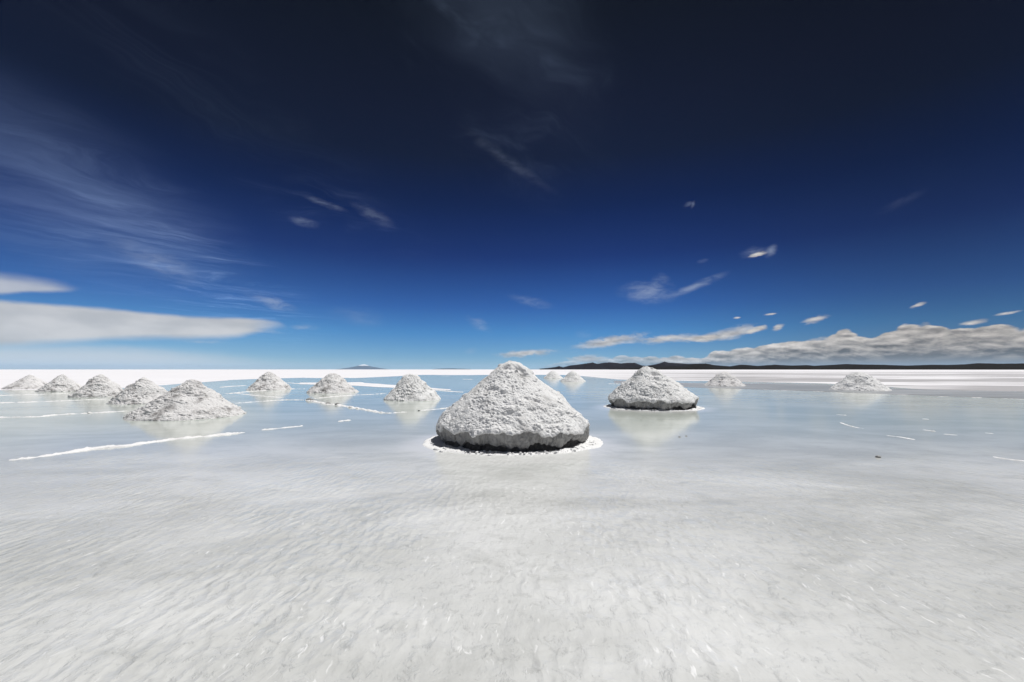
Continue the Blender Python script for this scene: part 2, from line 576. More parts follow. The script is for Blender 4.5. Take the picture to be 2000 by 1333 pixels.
def plain(name, col, rough=.9):
    m, t, b = material(name)
    tcn = t.new('ShaderNodeNewGeometry').outputs['Position']
    n = t.noise(tcn, .004, 5, .6)
    t.put(b.inputs['Base Color'], t.mix(n, tuple(c * .7 for c in col), tuple(c * 1.3 for c in col)))
    b.inputs['Roughness'].default_value = rough
    b.inputs['Specular IOR Level'].default_value = .1
    return m


# ------------------------------------------------------------------ ground and water
rings = [0, 20, 60, 200, 800, 3000, 12000, 40000, 90000, 150000]
n = 96
V = [(0, 0, 0)]
Fc = []
for k, r in enumerate(rings[1:]):
    for i in range(n):
        a = 2 * math.pi * i / n
        V.append((r * math.cos(a), r * math.sin(a), 0))
for i in range(n):
    Fc.append((0, 1 + i, 1 + (i + 1) % n))
for k in range(len(rings) - 2):
    for i in range(n):
        a, b2 = 1 + k * n + i, 1 + k * n + (i + 1) % n
        Fc.append((a, a + n, b2 + n, b2))
g = mesh_obj('ground', V, Fc, M_GROUND, smooth=False)
g['kind'] = 'structure'

shore_px = [(-500, 763), (-150, 763), (0, 762), (150, 761), (250, 758), (330, 752), (440, 743), (520, 740), (600, 738), (690, 739), (760, 736), (820, 733),
            (950, 733), (1060, 732.5), (1110, 733), (1160, 737), (1210, 742), (1300, 744), (1380, 745), (1480, 747), (1600, 749), (1690, 753),
            (1780, 760), (1880, 763), (2000, 765), (2200, 766), (2600, 768)]
shore = []
rng = random.Random(4)
for (a, b2) in zip(shore_px[:-1], shore_px[1:]):
    for k in range(24):
        u = k / 24
        shore.append((a[0] + (b2[0] - a[0]) * u, a[1] + (b2[1] - a[1]) * u))
pts = np.array([gnd(*p) for p in shore])
q = np.column_stack([pts[:, 0] * .35, pts[:, 1] * .1, np.zeros(len(pts))])
pts[:, 1] *= 1 + .05 * fbm(q, 4, 5, .65)
back = [(60, -5), (40, -25), (0, -32), (-40, -25), (-60, -5)]
poly = [(x, y, .004) for x, y in pts] + [(x, y, .004) for x, y in back]
poly.reverse()
wat = mesh_obj('water', poly, [tuple(range(len(poly)))], M_WATER, smooth=False)
wat['kind'] = 'structure'


def strip_patch(name, top_px, bot_px, z, mat, seed, amp=.03):
    """a low sheet on the flat between two lines"""
    def dens(px):
        o = []
        for a, b2 in zip(px[:-1], px[1:]):
            for k in range(16):
                u = k / 16
                o.append(gnd(a[0] + (b2[0] - a[0]) * u, a[1] + (b2[1] - a[1]) * u))
        o.append(gnd(*px[-1]))
        o = np.array(o)
        q = np.column_stack([o[:, 0] * .6, o[:, 1] * .2, np.zeros(len(o))])
        o[:, 1] *= 1 + amp * fbm(q, 4, seed, .7)
        return o
    A, B = dens(top_px), dens(bot_px)
    V = [(x, y, z) for x, y in A] + [(x, y, z) for x, y in B[::-1]]
    V.reverse()
    o = mesh_obj(name, V, [tuple(range(len(V)))], mat, smooth=False)
    o['kind'] = 'structure'
    return o


# damp grey margin on the right, dry white tongue on the left
M_DAMP, t, b = material('damp_salt_margin')
geo = t.new('ShaderNodeNewGeometry').outputs['Position']
n1 = t.noise(t.mapping(geo, scale=(.15, 1, 1)), .5, 5, .6)
t.put(b.inputs['Base Color'], t.mix(t.step(n1, .35, .7), (.31, .325, .335), (.50, .51, .52)))
b.inputs['Roughness'].default_value = .38
b.inputs['Specular IOR Level'].default_value = .3
strip_patch('damp_salt_ground', [(1200, 744), (1350, 749), (1480, 750), (1600, 752), (1750, 760), (1900, 764), (2060, 766), (2500, 770)],
            [(1200, 749), (1350, 757), (1480, 761), (1600, 765), (1750, 771), (1900, 776), (2060, 781), (2500, 795)], .008, M_DAMP, 3, .02)
strip_patch('dry_salt_ground', [(585, 748), (650, 748), (700, 747), (760, 752), (880, 761)],
            [(585, 751), (650, 753), (700, 754), (760, 757.5), (880, 763)], .008, M_GROUND, 8, .02)


# ------------------------------------------------------------------ salt piles
def circle_fit(xl, xr, yb, f0=0.0):
    """centre and radius of the ground circle seen between xl and xr and down to yb"""
    Yc = H * F / (yb - 722) + 1.2
    Rr = 1.2
    Xc = (xl + xr - 2000) / 2 / F * Yc
    a = np.linspace(0, 2 * np.pi, 361)
    c, s = math.cos(PITCH), math.sin(PITCH)
    for it in range(60):
        x = Xc + Rr * np.cos(a)
        y = Yc + Rr * np.sin(a)
        dz = -H
        zf = y * c + dz * s
        yu = -y * s + dz * c
        u = 1000 + F * x / zf
        v = 666.5 - F * yu / zf
        Rr *= (xr - xl) / (u.max() - u.min())
        Xc += ((xl + xr) / 2 - (u.max() + u.min()) / 2) / F * Yc
        Yc *= 1 + (v.max() - yb) / (yb - 722) * .5
    return Xc, Yc, Rr


def height_at(Yc, Xc, ytop):
    d = ray(1000, ytop)
    return H + Yc * d[2] / d[1]


def apply_chunks(V, N, amp, seed, flat=1.0, cells=((.30, .045, .55), (.15, .042, .55), (.075, .020, .3), (.038, .017, .15)), wind=None):
    q = V.copy()
    if wind is not None:
        q = q @ wind.T
    q[:, 2] *= flat
    warp = np.column_stack([fbm(q * 5 + 3, 2, seed + 5), fbm(q * 5 + 9, 2, seed + 6), fbm(q * 5 + 21, 2, seed + 7)]) * .03
    q = q + warp
    d = fbm(q * 2.2, 3, seed) * .055
    zone = .64 + .50 * np.clip(fbm(q * 2.4 + 40, 3, seed + 3) * 3.2, -1, 1)
    for k, (cell, a, thr) in enumerate(cells):
        f, r = worley(q / cell, seed + 100 * k)
        dome = np.clip(1 - f / .62, 0, 1) ** .65
        present = np.clip((r - thr) / (1 - thr), 0, 1) ** .6
        d = d + a * dome * present * (zone if k else 1)
    f, r = worley(q / .055, seed + 777)
    pit = np.clip(1 - f / .5, 0, 1) ** .5 * (r > .62) * np.clip(fbm(q * 2.6 + 70, 3, seed + 8) * 3 + .35, 0, 1)
    d = d - pit * .028
    d = d + fbm(q * 30, 4, seed + 9, .65) * (.009 + .012 * zone)
    f, r = worley(q / .17 + 5, seed + 555)          # single clods rolled down the slope
    f = f * (1 + .5 * fbm(q * 16, 3, seed + 556))
    size = .10 + .20 * ((r * 7.3) % 1.0)
    d = d + np.sqrt(np.clip(1 - (f / size) ** 2, 0, 1)) * size * .17 * .75 * (r > .52)
    D = N.copy()
    D[:, 2] *= .55
    D /= np.maximum(np.linalg.norm(D, axis=1, keepdims=True), 1e-6)
    return V + D * (d * amp)[:, None]


PROF_UNDER = [(0, 1), (.05, .992), (.11, .965), (.20, .90), (.28, .825), (.45, .70), (.69, .51), (.86, .36), (.95, .265), (.995, .195), (1.0, .165)]
PROF_SKIRT = [(0, 1), (.05, .995), (.11, .96), (.2, .88), (.35, .72), (.55, .49), (.75, .275), (.9, .11), (.97, .035), (1.0, -.02)]
PROF_ROUND = [(0, 1), (.07, .995), (.16, .96), (.28, .86), (.42, .70), (.6, .47), (.78, .26), (.9, .12), (.97, .04), (1.0, -.02)]


def polar(R, h, prof, n, m, seed, lob=.05, apex=(0, 0), lean=None):
    """cone-like surface from summit to rim on a (m rows, n cols) grid"""
    pr = np.array(prof)
    seg = np.r_[0, np.cumsum(np.hypot(np.diff(pr[:, 0]) * R, np.diff(pr[:, 1]) * h))]
    s = np.linspace(0, 1, m) ** .85 * seg[-1]
    rr = np.interp(s, seg, pr[:, 0])
    zz_ = np.interp(s, seg, pr[:, 1])
    # smooth corners of the table
    for _ in range(max(2, m // 60)):
        rr[1:-1] = (rr[:-2] + 2 * rr[1:-1] + rr[2:]) / 4
        zz_[1:-1] = (zz_[:-2] + 2 * zz_[1:-1] + zz_[2:]) / 4
    th = np.arange(n) / n * 2 * np.pi
    ring = np.column_stack([np.cos(th) * 1.3, np.sin(th) * 1.3, np.full(n, seed * 1.7)])
    L = 1 + lob * fbm(ring, 4, seed)
    T, RR = np.meshgrid(th, rr)
    _, ZZ = np.meshgrid(th, zz_)
    LL = 1 + (L[None, :] - 1) * np.clip(RR * 1.5, 0, 1)
    x = R * RR * LL * np.cos(T) + apex[0] * (1 - RR)
    y = R * RR * LL * np.sin(T) + apex[1] * (1 - RR)
    z = h * ZZ
    return np.column_stack([x.ravel(), y.ravel(), z.ravel()]), L


def undercut_pile(name, Xc, Yc, R, h, seed, n, m, label, group, amp=1.0, apex=(0, 0), dents=(), lip=.165):
    root = empty(name, (Xc, Yc, 0))
    tag(root, label, 'salt pile', group)
    prof = [(a, z if z > .3 else .3 - (.3 - z) * (.3 - lip) / (.3 - .165)) for a, z in PROF_UNDER]
    V, L = polar(R, h, prof, n, m, seed, .05, apex)
    th = np.arange(n) / n * 2 * np.pi
    # scalloped lower edge of the white cap
    ring = np.column_stack([np.cos(th) * R * 2.3, np.sin(th) * R * 2.3, np.full(n, 5.5)])
    scal = np.abs(fbm(ring, 2, seed + 50, .6)) * .17 - .05 + fbm(ring * 4.5, 4, seed + 51, .65) * .045
    A = V.reshape(m, n, 3)
    t_ = np.linspace(0, 1, m)[:, None]
    wgt = np.clip((t_ - .8) / .2, 0, 1) ** 2
    A[:, :, 2] += wgt * scal[None, :] * h / 1.3
    V = A.reshape(-1, 3)
    N = grid_normals(V, n, m)
    for (ang, rn, wr, wt, dep) in dents:
        cx, cy = math.cos(rad(ang)) * rn * R, math.sin(rad(ang)) * rn * R
        tx, ty = -math.sin(rad(ang)), math.cos(rad(ang))
        rx_, ry_ = V[:, 0] - cx, V[:, 1] - cy
        a = (rx_ * tx + ry_ * ty) / wt
        b3 = (rx_ * math.cos(rad(ang)) + ry_ * math.sin(rad(ang)) - .35 * wr * a * a) / wr
        g_ = np.exp(-a * a) * np.where(b3 < 0, np.exp(-(b3 * 2.2) ** 2), np.exp(-b3 * b3))
        V = V - N * (g_ * dep * (.7 + .8 * fbm(V * 6, 3, seed + 90)))[:, None]
    V = apply_chunks(V, N, amp, seed)
    # underside curls in so the cap has thickness
    rimv = V.reshape(m, n, 3)[-1]
    inn = []
    for k, (s_, dz) in enumerate(((.985, -.012), (.95, -.004), (.85, .03))):
        c = rimv.copy()
        c[:, :2] *= s_
        c[:, 2] += dz
        inn.append(c)
    V = np.vstack([V] + inn)
    cap = mesh_obj('salt_mound', V, grid_faces(n, m + 3, True), M_SALT, root)
    # undercut band below the cap, its shade painted into the grey
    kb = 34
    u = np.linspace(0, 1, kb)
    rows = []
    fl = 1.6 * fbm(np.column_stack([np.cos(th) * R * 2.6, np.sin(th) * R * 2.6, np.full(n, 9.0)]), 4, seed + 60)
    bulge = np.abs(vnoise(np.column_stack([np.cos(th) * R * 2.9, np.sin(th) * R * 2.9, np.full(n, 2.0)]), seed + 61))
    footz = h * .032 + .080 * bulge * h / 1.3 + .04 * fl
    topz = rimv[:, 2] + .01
    rim_r = np.hypot(rimv[:, 0], rimv[:, 1])
    for k in range(kb):
        f = u[k]
        z = topz * (1 - f) + (footz) * f
        rr = rim_r * (.962 - .035 * f + .03 * math.sin(f * 3.0) * (1 - bulge * .8)) - .03 * f * bulge
        rows.append(np.column_stack([rr * np.cos(th), rr * np.sin(th), z]))
    c = rows[-1].copy(); c[:, :2] *= .9; c[:, 2] += .01; rows.append(c)
    B = np.vstack(rows)
    N = grid_normals(B, n, kb + 1)
    # columns and pits
    q = B.copy(); q[:, 2] *= .45
    d = fbm(q * 6, 4, seed + 70, .6) * .07 + fbm(B * 26, 3, seed + 71, .65) * .016
    B = B + N * d[:, None]
    mesh_obj('undercut_salt_band', B, grid_faces(n, kb + 1, True), M_BAND, root)
    # dark ragged foot
    kf = 16
    rows = []
    jag = fbm(np.column_stack([np.cos(th) * R * 4, np.sin(th) * R * 4, np.full(n, 3.0)]), 4, seed + 80, .6)
    for k in range(kf):
        f = k / (kf - 1)
        z = (footz + .015) * (1 - f) - .02 * f
        rr = rim_r * (.90 + .045 * f) + jag * .05 * (.4 + f)
        rows.append(np.column_stack([rr * np.cos(th), rr * np.sin(th), z]))
    B = np.vstack(rows)
    N = grid_normals(B, n, kf)
    d = fbm(B * 11, 4, seed + 81) * .035 + fbm(B * 40, 2, seed + 82) * .01
    B = B + N * d[:, None]
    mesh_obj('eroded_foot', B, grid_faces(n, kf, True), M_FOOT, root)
    return root


def crust_ring(Xc, Yc, R, seed, label, stretch=(1.2, 1.2), off=(0, 0), name='salt_crust'):
    n, m = 360, 40
    th = np.arange(n) / n * 2 * np.pi
    edge = 1 + .055 * fbm(np.column_stack([np.cos(th) * 1.6, np.sin(th) * 1.6, np.full(n, 1.0)]), 3, seed) + \
        .05 * fbm(np.column_stack([np.cos(th) * 7, np.sin(th) * 7, np.full(n, 4.0)]), 4, seed + 1, .65)
    u = np.linspace(.6, 1, m)
    T, U = np.meshgrid(th, u)
    E = np.broadcast_to(edge, U.shape)
    x = R * stretch[0] * U * E * np.cos(T) + off[0]
    y = R * stretch[1] * U * E * np.sin(T) + off[1]
    z = .006 + .018 * np.clip((1 - U) / .12, 0, 1) ** .6
    V = np.column_stack([x.ravel(), y.ravel(), z.ravel()])
    V[:, 2] += np.clip((1 - U.ravel()) / .08, 0, 1) * (np.clip(fbm(V * 9, 4, seed + 2, .6), -.2, 1) * .030)
    V[-n:, 2] = -.004
    o = mesh_obj(name, V, grid_faces(n, m, True), M_CRUST, None, loc=(Xc, Yc, 0))
    tag(o, label, 'salt crust')
    return o


def lump_mesh(r, seed, squash=.7, n=18, m=11):
    th = np.arange(n) / n * 2 * np.pi
    ph = np.linspace(0.02, math.pi - .02, m)
    T, P_ = np.meshgrid(th, ph)
    V = np.column_stack([(np.sin(P_) * np.cos(T)).ravel(), (np.sin(P_) * np.sin(T)).ravel(), np.cos(P_).ravel()])
    d = 1 + .35 * fbm(V * 1.6 + seed, 3, seed) + .15 * fbm(V * 5 + seed, 2, seed + 3)
    V = V * d[:, None] * r
    V[:, 2] *= squash
    return V, grid_faces(n, m, True)


def lump(px, py, wpx, label, seed, mat, squash=.6, cat='salt lump', group=None, name='salt_lump'):
    x, y = gnd(px, py)
    r = wpx / F * y / 2
    V, Fa = lump_mesh(r, seed, squash)
    o = mesh_obj(name, V, Fa, mat, loc=(x, y + r * .5, r * squash * .45))
    tag(o, label, cat, group)
    return o


GRP = 'salt piles standing on the flat'
# the two undercut piles
Xc, Yc, R = circle_fit(853, 1151, 888)
h = height_at(Yc, Xc, 704.5)
MAIN = (Xc, Yc, R)
undercut_pile('salt_pile', Xc, Yc, R, h, 7, 1150, 300,
              'largest, nearest white salt pile, with thick grey undercut band and black foot', GRP, .80,
              apex=(-.03, 0), lip=.20, dents=((265, .16, .07, .20, .13), (300, .24, .05, .07, .05), (240, .5, .05, .09, .05), (285, .62, .05, .12, .05), (250, .95, .1, .12, .03), (318, .82, .08, .10, .035), (290, .3, .04, .04, .03)))
crust_ring(Xc, Yc, R, 12, 'white salt crust rimming the foot of the largest pile, widest at its right end', (1.19, 1.10), (-.01, .02))
Xc, Yc, R = circle_fit(1190, 1364, 803)
h = height_at(Yc, Xc, 716)
SECOND = (Xc, Yc, R)
undercut_pile('salt_pile', Xc, Yc, R, h, 31, 620, 170,
              'undercut salt pile right of the largest pile, in front of the dark hills', GRP, 1.15,
              apex=(-.14, 0), lip=.20, dents=((275, .25, .09, .16, .17), (215, .72, .1, .15, .08), (300, .48, .07, .12, .10), (255, .45, .06, .14, .08)))
crust_ring(Xc, Yc, R, 44, 'white salt crust rimming the undercut pile right of the middle', (1.13, 1.10), (.02, .05))


def skirt_pile(xl, xr, ytop, yb, seed, label, n=420, m=130, prof=PROF_SKIRT, mat=None, amp=1.0, apex=0.0, flat=1.0, windang=None,
               tablet=None, lob=.07, cells=((.34, .05, .5), (.17, .042, .4), (.085, .026, .25), (.045, .018, .1))):
    Xc, Yc, R = circle_fit(xl, xr, yb)
    h = height_at(Yc, Xc, ytop + 1)
    prof_ = prof
    V, L = polar(R, h, prof_, n, m, seed, lob, (apex * R, 0))
    N = grid_normals(V, n, m)
    wind = None
    if windang is not None:
        c, s = math.cos(rad(windang)), math.sin(rad(windang))
        wind = np.array([[c * .6, s * .6, 0], [-s, c, 0], [0, 0, 1.0]])
    V = apply_chunks(V, N, amp, seed, flat, cells, wind)
    V[:, 2] *= (h * 1.0) / V[:, 2].max()
    # loose toe: push the last rows under the water
    A = V.reshape(m, n, 3)
    A[-1, :, 2] = -.03
    o = mesh_obj('salt_pile', A.reshape(-1, 3), grid_faces(n, m, True), mat or M_SALT, None, loc=(Xc, Yc, 0))
    tag(o, label, 'salt pile', GRP)
    return o


FLATTOP = [(0, 1), (.06, .97), (.15, .88), (.25, .795), (.35, .705), (.55, .49), (.75, .27), (.9, .12), (.97, .04), (1.0, -.02)]
skirt_pile(2, 110, 731, 761, 101, 'salt pile farthest left, low and rounded at the end of the slanting row', 300, 90, FLATTOP, M_SALT_D, 1.0, .0, 1.2, 20)
skirt_pile(70, 168, 730, 766, 113, 'second salt pile from the left end of the slanting row, with a dark undercut toe', 300, 90, FLATTOP, M_SALT_D, 1.1, .0, 1.2, 20)
skirt_pile(135, 253, 730, 777, 127, 'third salt pile from the left, middle of the slanting row of five', 340, 100, FLATTOP, M_SALT_D, 1.1, .0, 1.2, 20)
skirt_pile(208, 345, 736, 791, 131, 'fourth salt pile from the left, partly hidden behind the large left pile', 380, 110, FLATTOP, M_SALT_D, 1.15, .0, 1.2, 20)
skirt_pile(242, 480, 740, 823, 149, 'large salt pile at left with streaked lumpy slabs, nearest of the slanting row', 760, 230, FLATTOP, M_SALT_D, 1.05, .05, 1.25, 22)
skirt_pile(479, 569, 725, 763, 151, 'salt pile with dark left flank, first one right of the slanting row', 320, 100, PROF_SKIRT, M_SALT_D, 1.2, .0, 1.2)
skirt_pile(597, 698, 728, 769, 163, 'salt pile below the distant blue volcano behind the lumpy salt ridge', 340, 100, PROF_ROUND, M_SALT_D, 1.15, .0, 1.3)
skirt_pile(748, 860, 729, 784, 173, 'steep salt pile just left of the largest pile, with a hollow dark toe', 420, 130, PROF_ROUND, M_SALT, 1.2, -.05, 1.0)
skirt_pile(1061, 1100, 723.5, 739.5, 181, 'tiny far salt pile, left one of the pair right of the largest pile', 200, 60, PROF_ROUND, M_SALT, 1.1)
skirt_pile(1094, 1144, 723.5, 746, 193, 'small far salt pile, right and nearer one of the pair', 220, 70, PROF_SKIRT, M_SALT, 1.1)
skirt_pile(1374, 1458, 725, 755.5, 199, 'small low salt pile between the undercut pile and the rightmost one', 300, 90, PROF_ROUND, M_SALT_D, 1.0)
skirt_pile(1618, 1744, 725, 764.5, 211, 'rightmost salt pile, wide and low on the damp margin', 360, 110, PROF_ROUND, M_SALT, 1.0)


# ------------------------------------------------------------------ salt ridges across the water
def ridge(pts_px, wid, hgt, seed, label, name='salt_ridge', cat='salt ridge', group='thin white salt ridges across the water', wpx=None):
    G = [np.array(gnd(*p)) for p in pts_px]
    path = []
    for a, b2 in zip(G[:-1], G[1:]):
        L = np.linalg.norm(b2 - a)
        k = max(2, int(L / .03))
        k = min(k, 400)
        for i in range(k):
            path.append(a + (b2 - a) * i / k)
    path.append(G[-1])
    C = np.array(path)
    for _ in range(12):
        C[1:-1] = (C[:-2] + 2 * C[1:-1] + C[2:]) / 4
    d = np.gradient(C, axis=0)
    d /= np.maximum(np.linalg.norm(d, axis=1, keepdims=True), 1e-9)
    nrm = np.column_stack([-d[:, 1], d[:, 0]])
    s = np.r_[0, np.cumsum(np.linalg.norm(np.diff(C, axis=0), axis=1))]
    q = np.column_stack([s * 1.1, np.full(len(s), seed * 3.1), np.zeros(len(s))])
    C = C + nrm * (fbm(q * .8, 3, seed) * .10)[:, None]
    wv = wid * .72 * (1 + 1.0 * fbm(q * 1.5, 5, seed + 1, .75))
    hv = hgt * .6 * (1 + .8 * fbm(q * 2.2, 4, seed + 2, .65))
    taper = np.clip(np.minimum(s, s[-1] - s) / (.12 * s[-1] + 1e-6), 0, 1) ** .6
    wv = np.maximum(wv, .2 * wid) * (.12 + .88 * taper)
    hv = np.maximum(hv, .1 * hgt) * (.1 + .9 * taper)
    n = 17
    rows = []
    eL = .5 + .5 * fbm(q * 9 + 3, 3, seed + 6, .7)
    eR = .5 + .5 * fbm(q * 9 + 31, 3, seed + 7, .7)
    for j in range(n):
        u = -1 + 2 * j / (n - 1)
        z = hv * (1 - u * u) ** .8 + .004 if abs(u) < 1 else np.full(len(s), -.004)
        off = wv * u * (.35 + .6 * (eL if u < 0 else eR))
        rows.append(np.column_stack([C[:, 0] + nrm[:, 0] * off, C[:, 1] + nrm[:, 1] * off, z * np.ones(len(s))]))
    A = np.stack(rows, 0)
    V = A.reshape(-1, 3)
    amp = np.repeat([0] + [1] * (n - 2) + [0], len(s))
    V[:, 2] += amp * (fbm(V * 13, 4, seed + 4, .65) * 1.5 - .12) * hgt * .8
    o = mesh_obj(name, V, grid_faces(len(s), n, False)[:, ::-1].copy(), M_RIDGE)
    tag(o, label, cat, group)
    return o


ridge([(17, 900), (87, 892), (130, 886), (168, 880), (259, 871), (297, 865), (350, 858), (413, 853), (478, 845.5)], .17, .028, 1,
      'longest, nearest salt ridge crossing the water below the large left pile')
ridge([(509, 841), (540, 838), (593, 832)], .09, .02, 2, 'short bright piece of salt ridge right of the longest one')
ridge([(657, 824), (672, 822), (687, 821)], .08, .018, 3, 'tiny last piece of salt ridge in line with the longest one')
ridge([(-60, 820), (0, 816), (77, 815), (112, 811), (171, 808), (210, 806), (254, 803)], .10, .022, 4,
      'salt ridge ending at the left toe of the large left pile')
ridge([(-60, 790), (0, 787.5), (60, 786), (112, 784), (175, 781), (215, 780)], .09, .02, 5, 'salt ridge ending at the toe of the fourth pile from the left')
ridge([(-60, 776), (0, 773), (70, 771), (140, 769)], .10, .018, 6, 'salt ridge in front of the two leftmost piles')
ridge([(462, 788.5), (517, 784), (560, 781.5), (594, 782)], .10, .02, 7, 'salt ridge from the right toe of the large left pile to the dark lumps')
ridge([(594, 782), (616, 785), (641, 790), (661, 792), (675, 794), (690, 797.5), (710, 800), (729, 803), (742, 807), (760, 808), (775, 807), (794, 805.5)], .17, .038, 8,
      'lumpy broken salt ridge below the volcano, running to the reflection of the steep pile')
ridge([(819, 803), (840, 801), (862, 799), (880, 797)], .10, .02, 9, 'salt ridge touching the left side of the largest pile')
ridge([(440, 770), (484, 765.5), (520, 763), (562, 760), (600, 760)], .15, .022, 10, 'salt ridge at the toe of the pile left of the volcano')
ridge([(461, 769), (495, 773), (529, 775.5), (556, 778)], .12, .02, 11, 'short salt ridge in front of the pile left of the volcano')
ridge([(612, 779), (650, 775.5), (695, 772), (724, 771), (755, 769)], .13, .022, 12, 'salt ridge between the pile below the volcano and the steep pile')
ridge([(430, 757), (452, 755), (480, 753.5)], .28, .02, 13, 'far salt ridge left of the pile with the dark flank')
ridge([(560, 748), (573, 749), (592, 750.5), (612, 750.5)], .30, .02, 14, 'far salt ridge between the two piles nearest the volcano')
ridge([(845, 762), (862, 763.5), (880, 765), (905, 766.5)], .22, .02, 15, 'far salt ridge behind the left slope of the largest pile')
gst = 'white salt streaks on the right side of the water'
ST = [([(1478, 761), (1498, 761.3), (1518, 762)], .12), ([(1527, 762.7), (1540, 763.2)], .1), ([(1588, 765), (1612, 765.3), (1636, 766.2)], .1),
      ([(1752, 771.5), (1774, 772)], .1), ([(1830, 775), (1856, 776)], .1), ([(1897, 777), (1918, 777.5)], .09), ([(1955, 779), (2020, 781)], .09),
      ([(1636, 810), (1656, 812)], .05), ([(1645, 826), (1662, 832), (1680, 836.5), (1703, 838.5)], .07), ([(1728, 851), (1758, 854), (1788, 860)], .08),
      ([(1801, 819), (1816, 820)], .05), ([(1798, 840), (1826, 844)], .05), ([(1843, 848.5), (1872, 851)], .06), ([(1921, 846), (1940, 848)], .05),
      ([(1943, 893), (1968, 898), (2005, 901)], .06)]
DESC = ['left end of the dashed edge line right of the small low pile', 'tiny dash in the edge line between the two right piles', 'touching the left toe of the rightmost pile',
        'just right of the rightmost pile', 'dash on the damp edge further right of the rightmost pile', 'dash near the right end of the damp edge line',
        'running out of the right edge of the picture on the damp edge', 'faint fleck below the left toe of the rightmost pile',
        'curved one floating below the rightmost pile', 'broad faint one, below and right of the curved streak', 'small fleck floating alone, upper of the right flecks',
        'thin fleck under the upper right fleck', 'brightest fleck right of the broad faint streak', 'small fleck nearest the right edge', 'nearest one, at the right edge']
for i, ((pp, wd), ds) in enumerate(zip(ST, DESC)):
    ridge(pp, wd, .010, 40 + i, 'white salt streak, ' + ds, 'salt_streak', 'salt streak', gst)
ridge([(903, 741.2), (912, 741.4), (923, 741.6)], .28, .02, 71, 'far white salt streak just left of the largest pile summit slope', 'salt_streak', 'salt streak', gst)
ridge([(862, 734.7), (870, 734.8), (880, 735)], .4, .02, 72, 'farthest white salt streak in the blue water above the steep pile', 'salt_streak', 'salt streak', gst)
ridge([(1187, 749.8), (1200, 750.2), (1216, 750.6)], .16, .02, 73, 'white salt streak behind the left shoulder of the undercut pile', 'salt_streak', 'salt streak', gst)
ridge([(1140, 738.4), (1175, 738.8), (1210, 739)], .45, .02, 74, 'white salt streak right of the far pair of piles', 'salt_streak', 'salt streak', gst)

# lumps fallen from the piles and on the ridges
LG = 'loose salt lumps by the foot of the largest pile'
for i, (px, py, ww, lb) in enumerate([
        (852, 880, 12, 'loose salt lump at the left end of the largest pile foot'),
        (862, 884, 9, 'small salt lump just right of the leftmost loose lump'),
        (874, 881, 8, 'small salt lump against the left foot of the largest pile'),
        (1067, 885, 6, 'small round white salt lump in front of the black foot, right of middle'),
        (1008, 892, 5, 'tiny salt lump below the middle of the black foot'),
        (1134, 873, 13, 'slab of salt leaning on the right foot of the largest pile'),
        (1144, 870, 10, 'salt lump at the far right end of the black foot'),
        (945, 888, 11, 'salt lump on the white crust left of middle of the largest pile'),
        (956, 891, 8, 'smaller salt lump beside the one left of middle on the crust')]):
    lump(px, py, ww, lb, 300 + i, M_CRUST, .6, group=LG)
for i, (px, py, ww, lb, mm) in enumerate([
        (603, 783, 12, 'dark salt lump where the ridge bends below the volcano', M_BAND),
        (610, 784, 9, 'second dark salt lump right of the bend in the ridge', M_BAND),
        (640, 790, 9, 'flat grey salt lump on the lumpy ridge', M_BAND),
        (658, 792, 10, 'grey salt lump right of the flat one on the lumpy ridge', M_BAND),
        (684, 797, 8, 'small white salt lump near the middle of the lumpy ridge', M_RIDGE),
        (818, 803, 5, 'tiny brown salt lump at the left tip of the ridge by the largest pile', M_BAND),
        (173, 808, 6, 'tiny salt lump on the ridge left of the large left pile', M_RIDGE),
        (1217, 797, 5, 'white salt lump at the left foot of the undercut pile', M_CRUST),
        (1204, 800, 5, 'smaller white lump on the crust left of the undercut pile', M_CRUST),
        (1717, 895, 9, 'dark flat clod lying alone in the water on the right', M_BAND),
        (1328, 855, 5, 'small dark clod in the water below the undercut pile', M_BAND),
        (1341, 853, 4, 'tiny dark clod right of the small one below the undercut pile', M_BAND)]):
    lump(px, py, ww, lb, 340 + i, mm, .35 if mm is M_FOOT else .6, group='loose salt lumps on the water and ridges')


def crumbs(Xc, Yc, r0, r1, a0, a1, count, seed, label):
    rg = np.random.RandomState(seed)
    Vs, Fs, o = [], [], 0
    for k in range(count):
        a = rad(rg.uniform(a0, a1))
        r = rg.uniform(r0, r1)
        s = .006 + .016 * rg.rand() ** 3
        V, Fa = lump_mesh(s, seed + k, .75, 8, 6)
        V[:, 0] += math.cos(a) * r
        V[:, 1] += math.sin(a) * r
        V[:, 2] += .02 + s * .3
        Vs.append(V)
        Fs.append(Fa + o)
        o += len(V)
    ob = mesh_obj('salt_crumbs', np.vstack(Vs), np.vstack(Fs), M_CRUST, loc=(Xc, Yc, 0))
    ob['kind'] = 'stuff'
    tag(ob, label, 'salt crumbs')


crumbs(MAIN[0], MAIN[1], MAIN[2] * .97, MAIN[2] * 1.10, 185, 352, 260, 900, 'fine salt crumbs scattered on the crust around the largest pile')
crumbs(SECOND[0], SECOND[1], SECOND[2] * .97, SECOND[2] * 1.09, 185, 352, 120, 1300, 'fine salt crumbs on the crust around the undercut pile on the right')


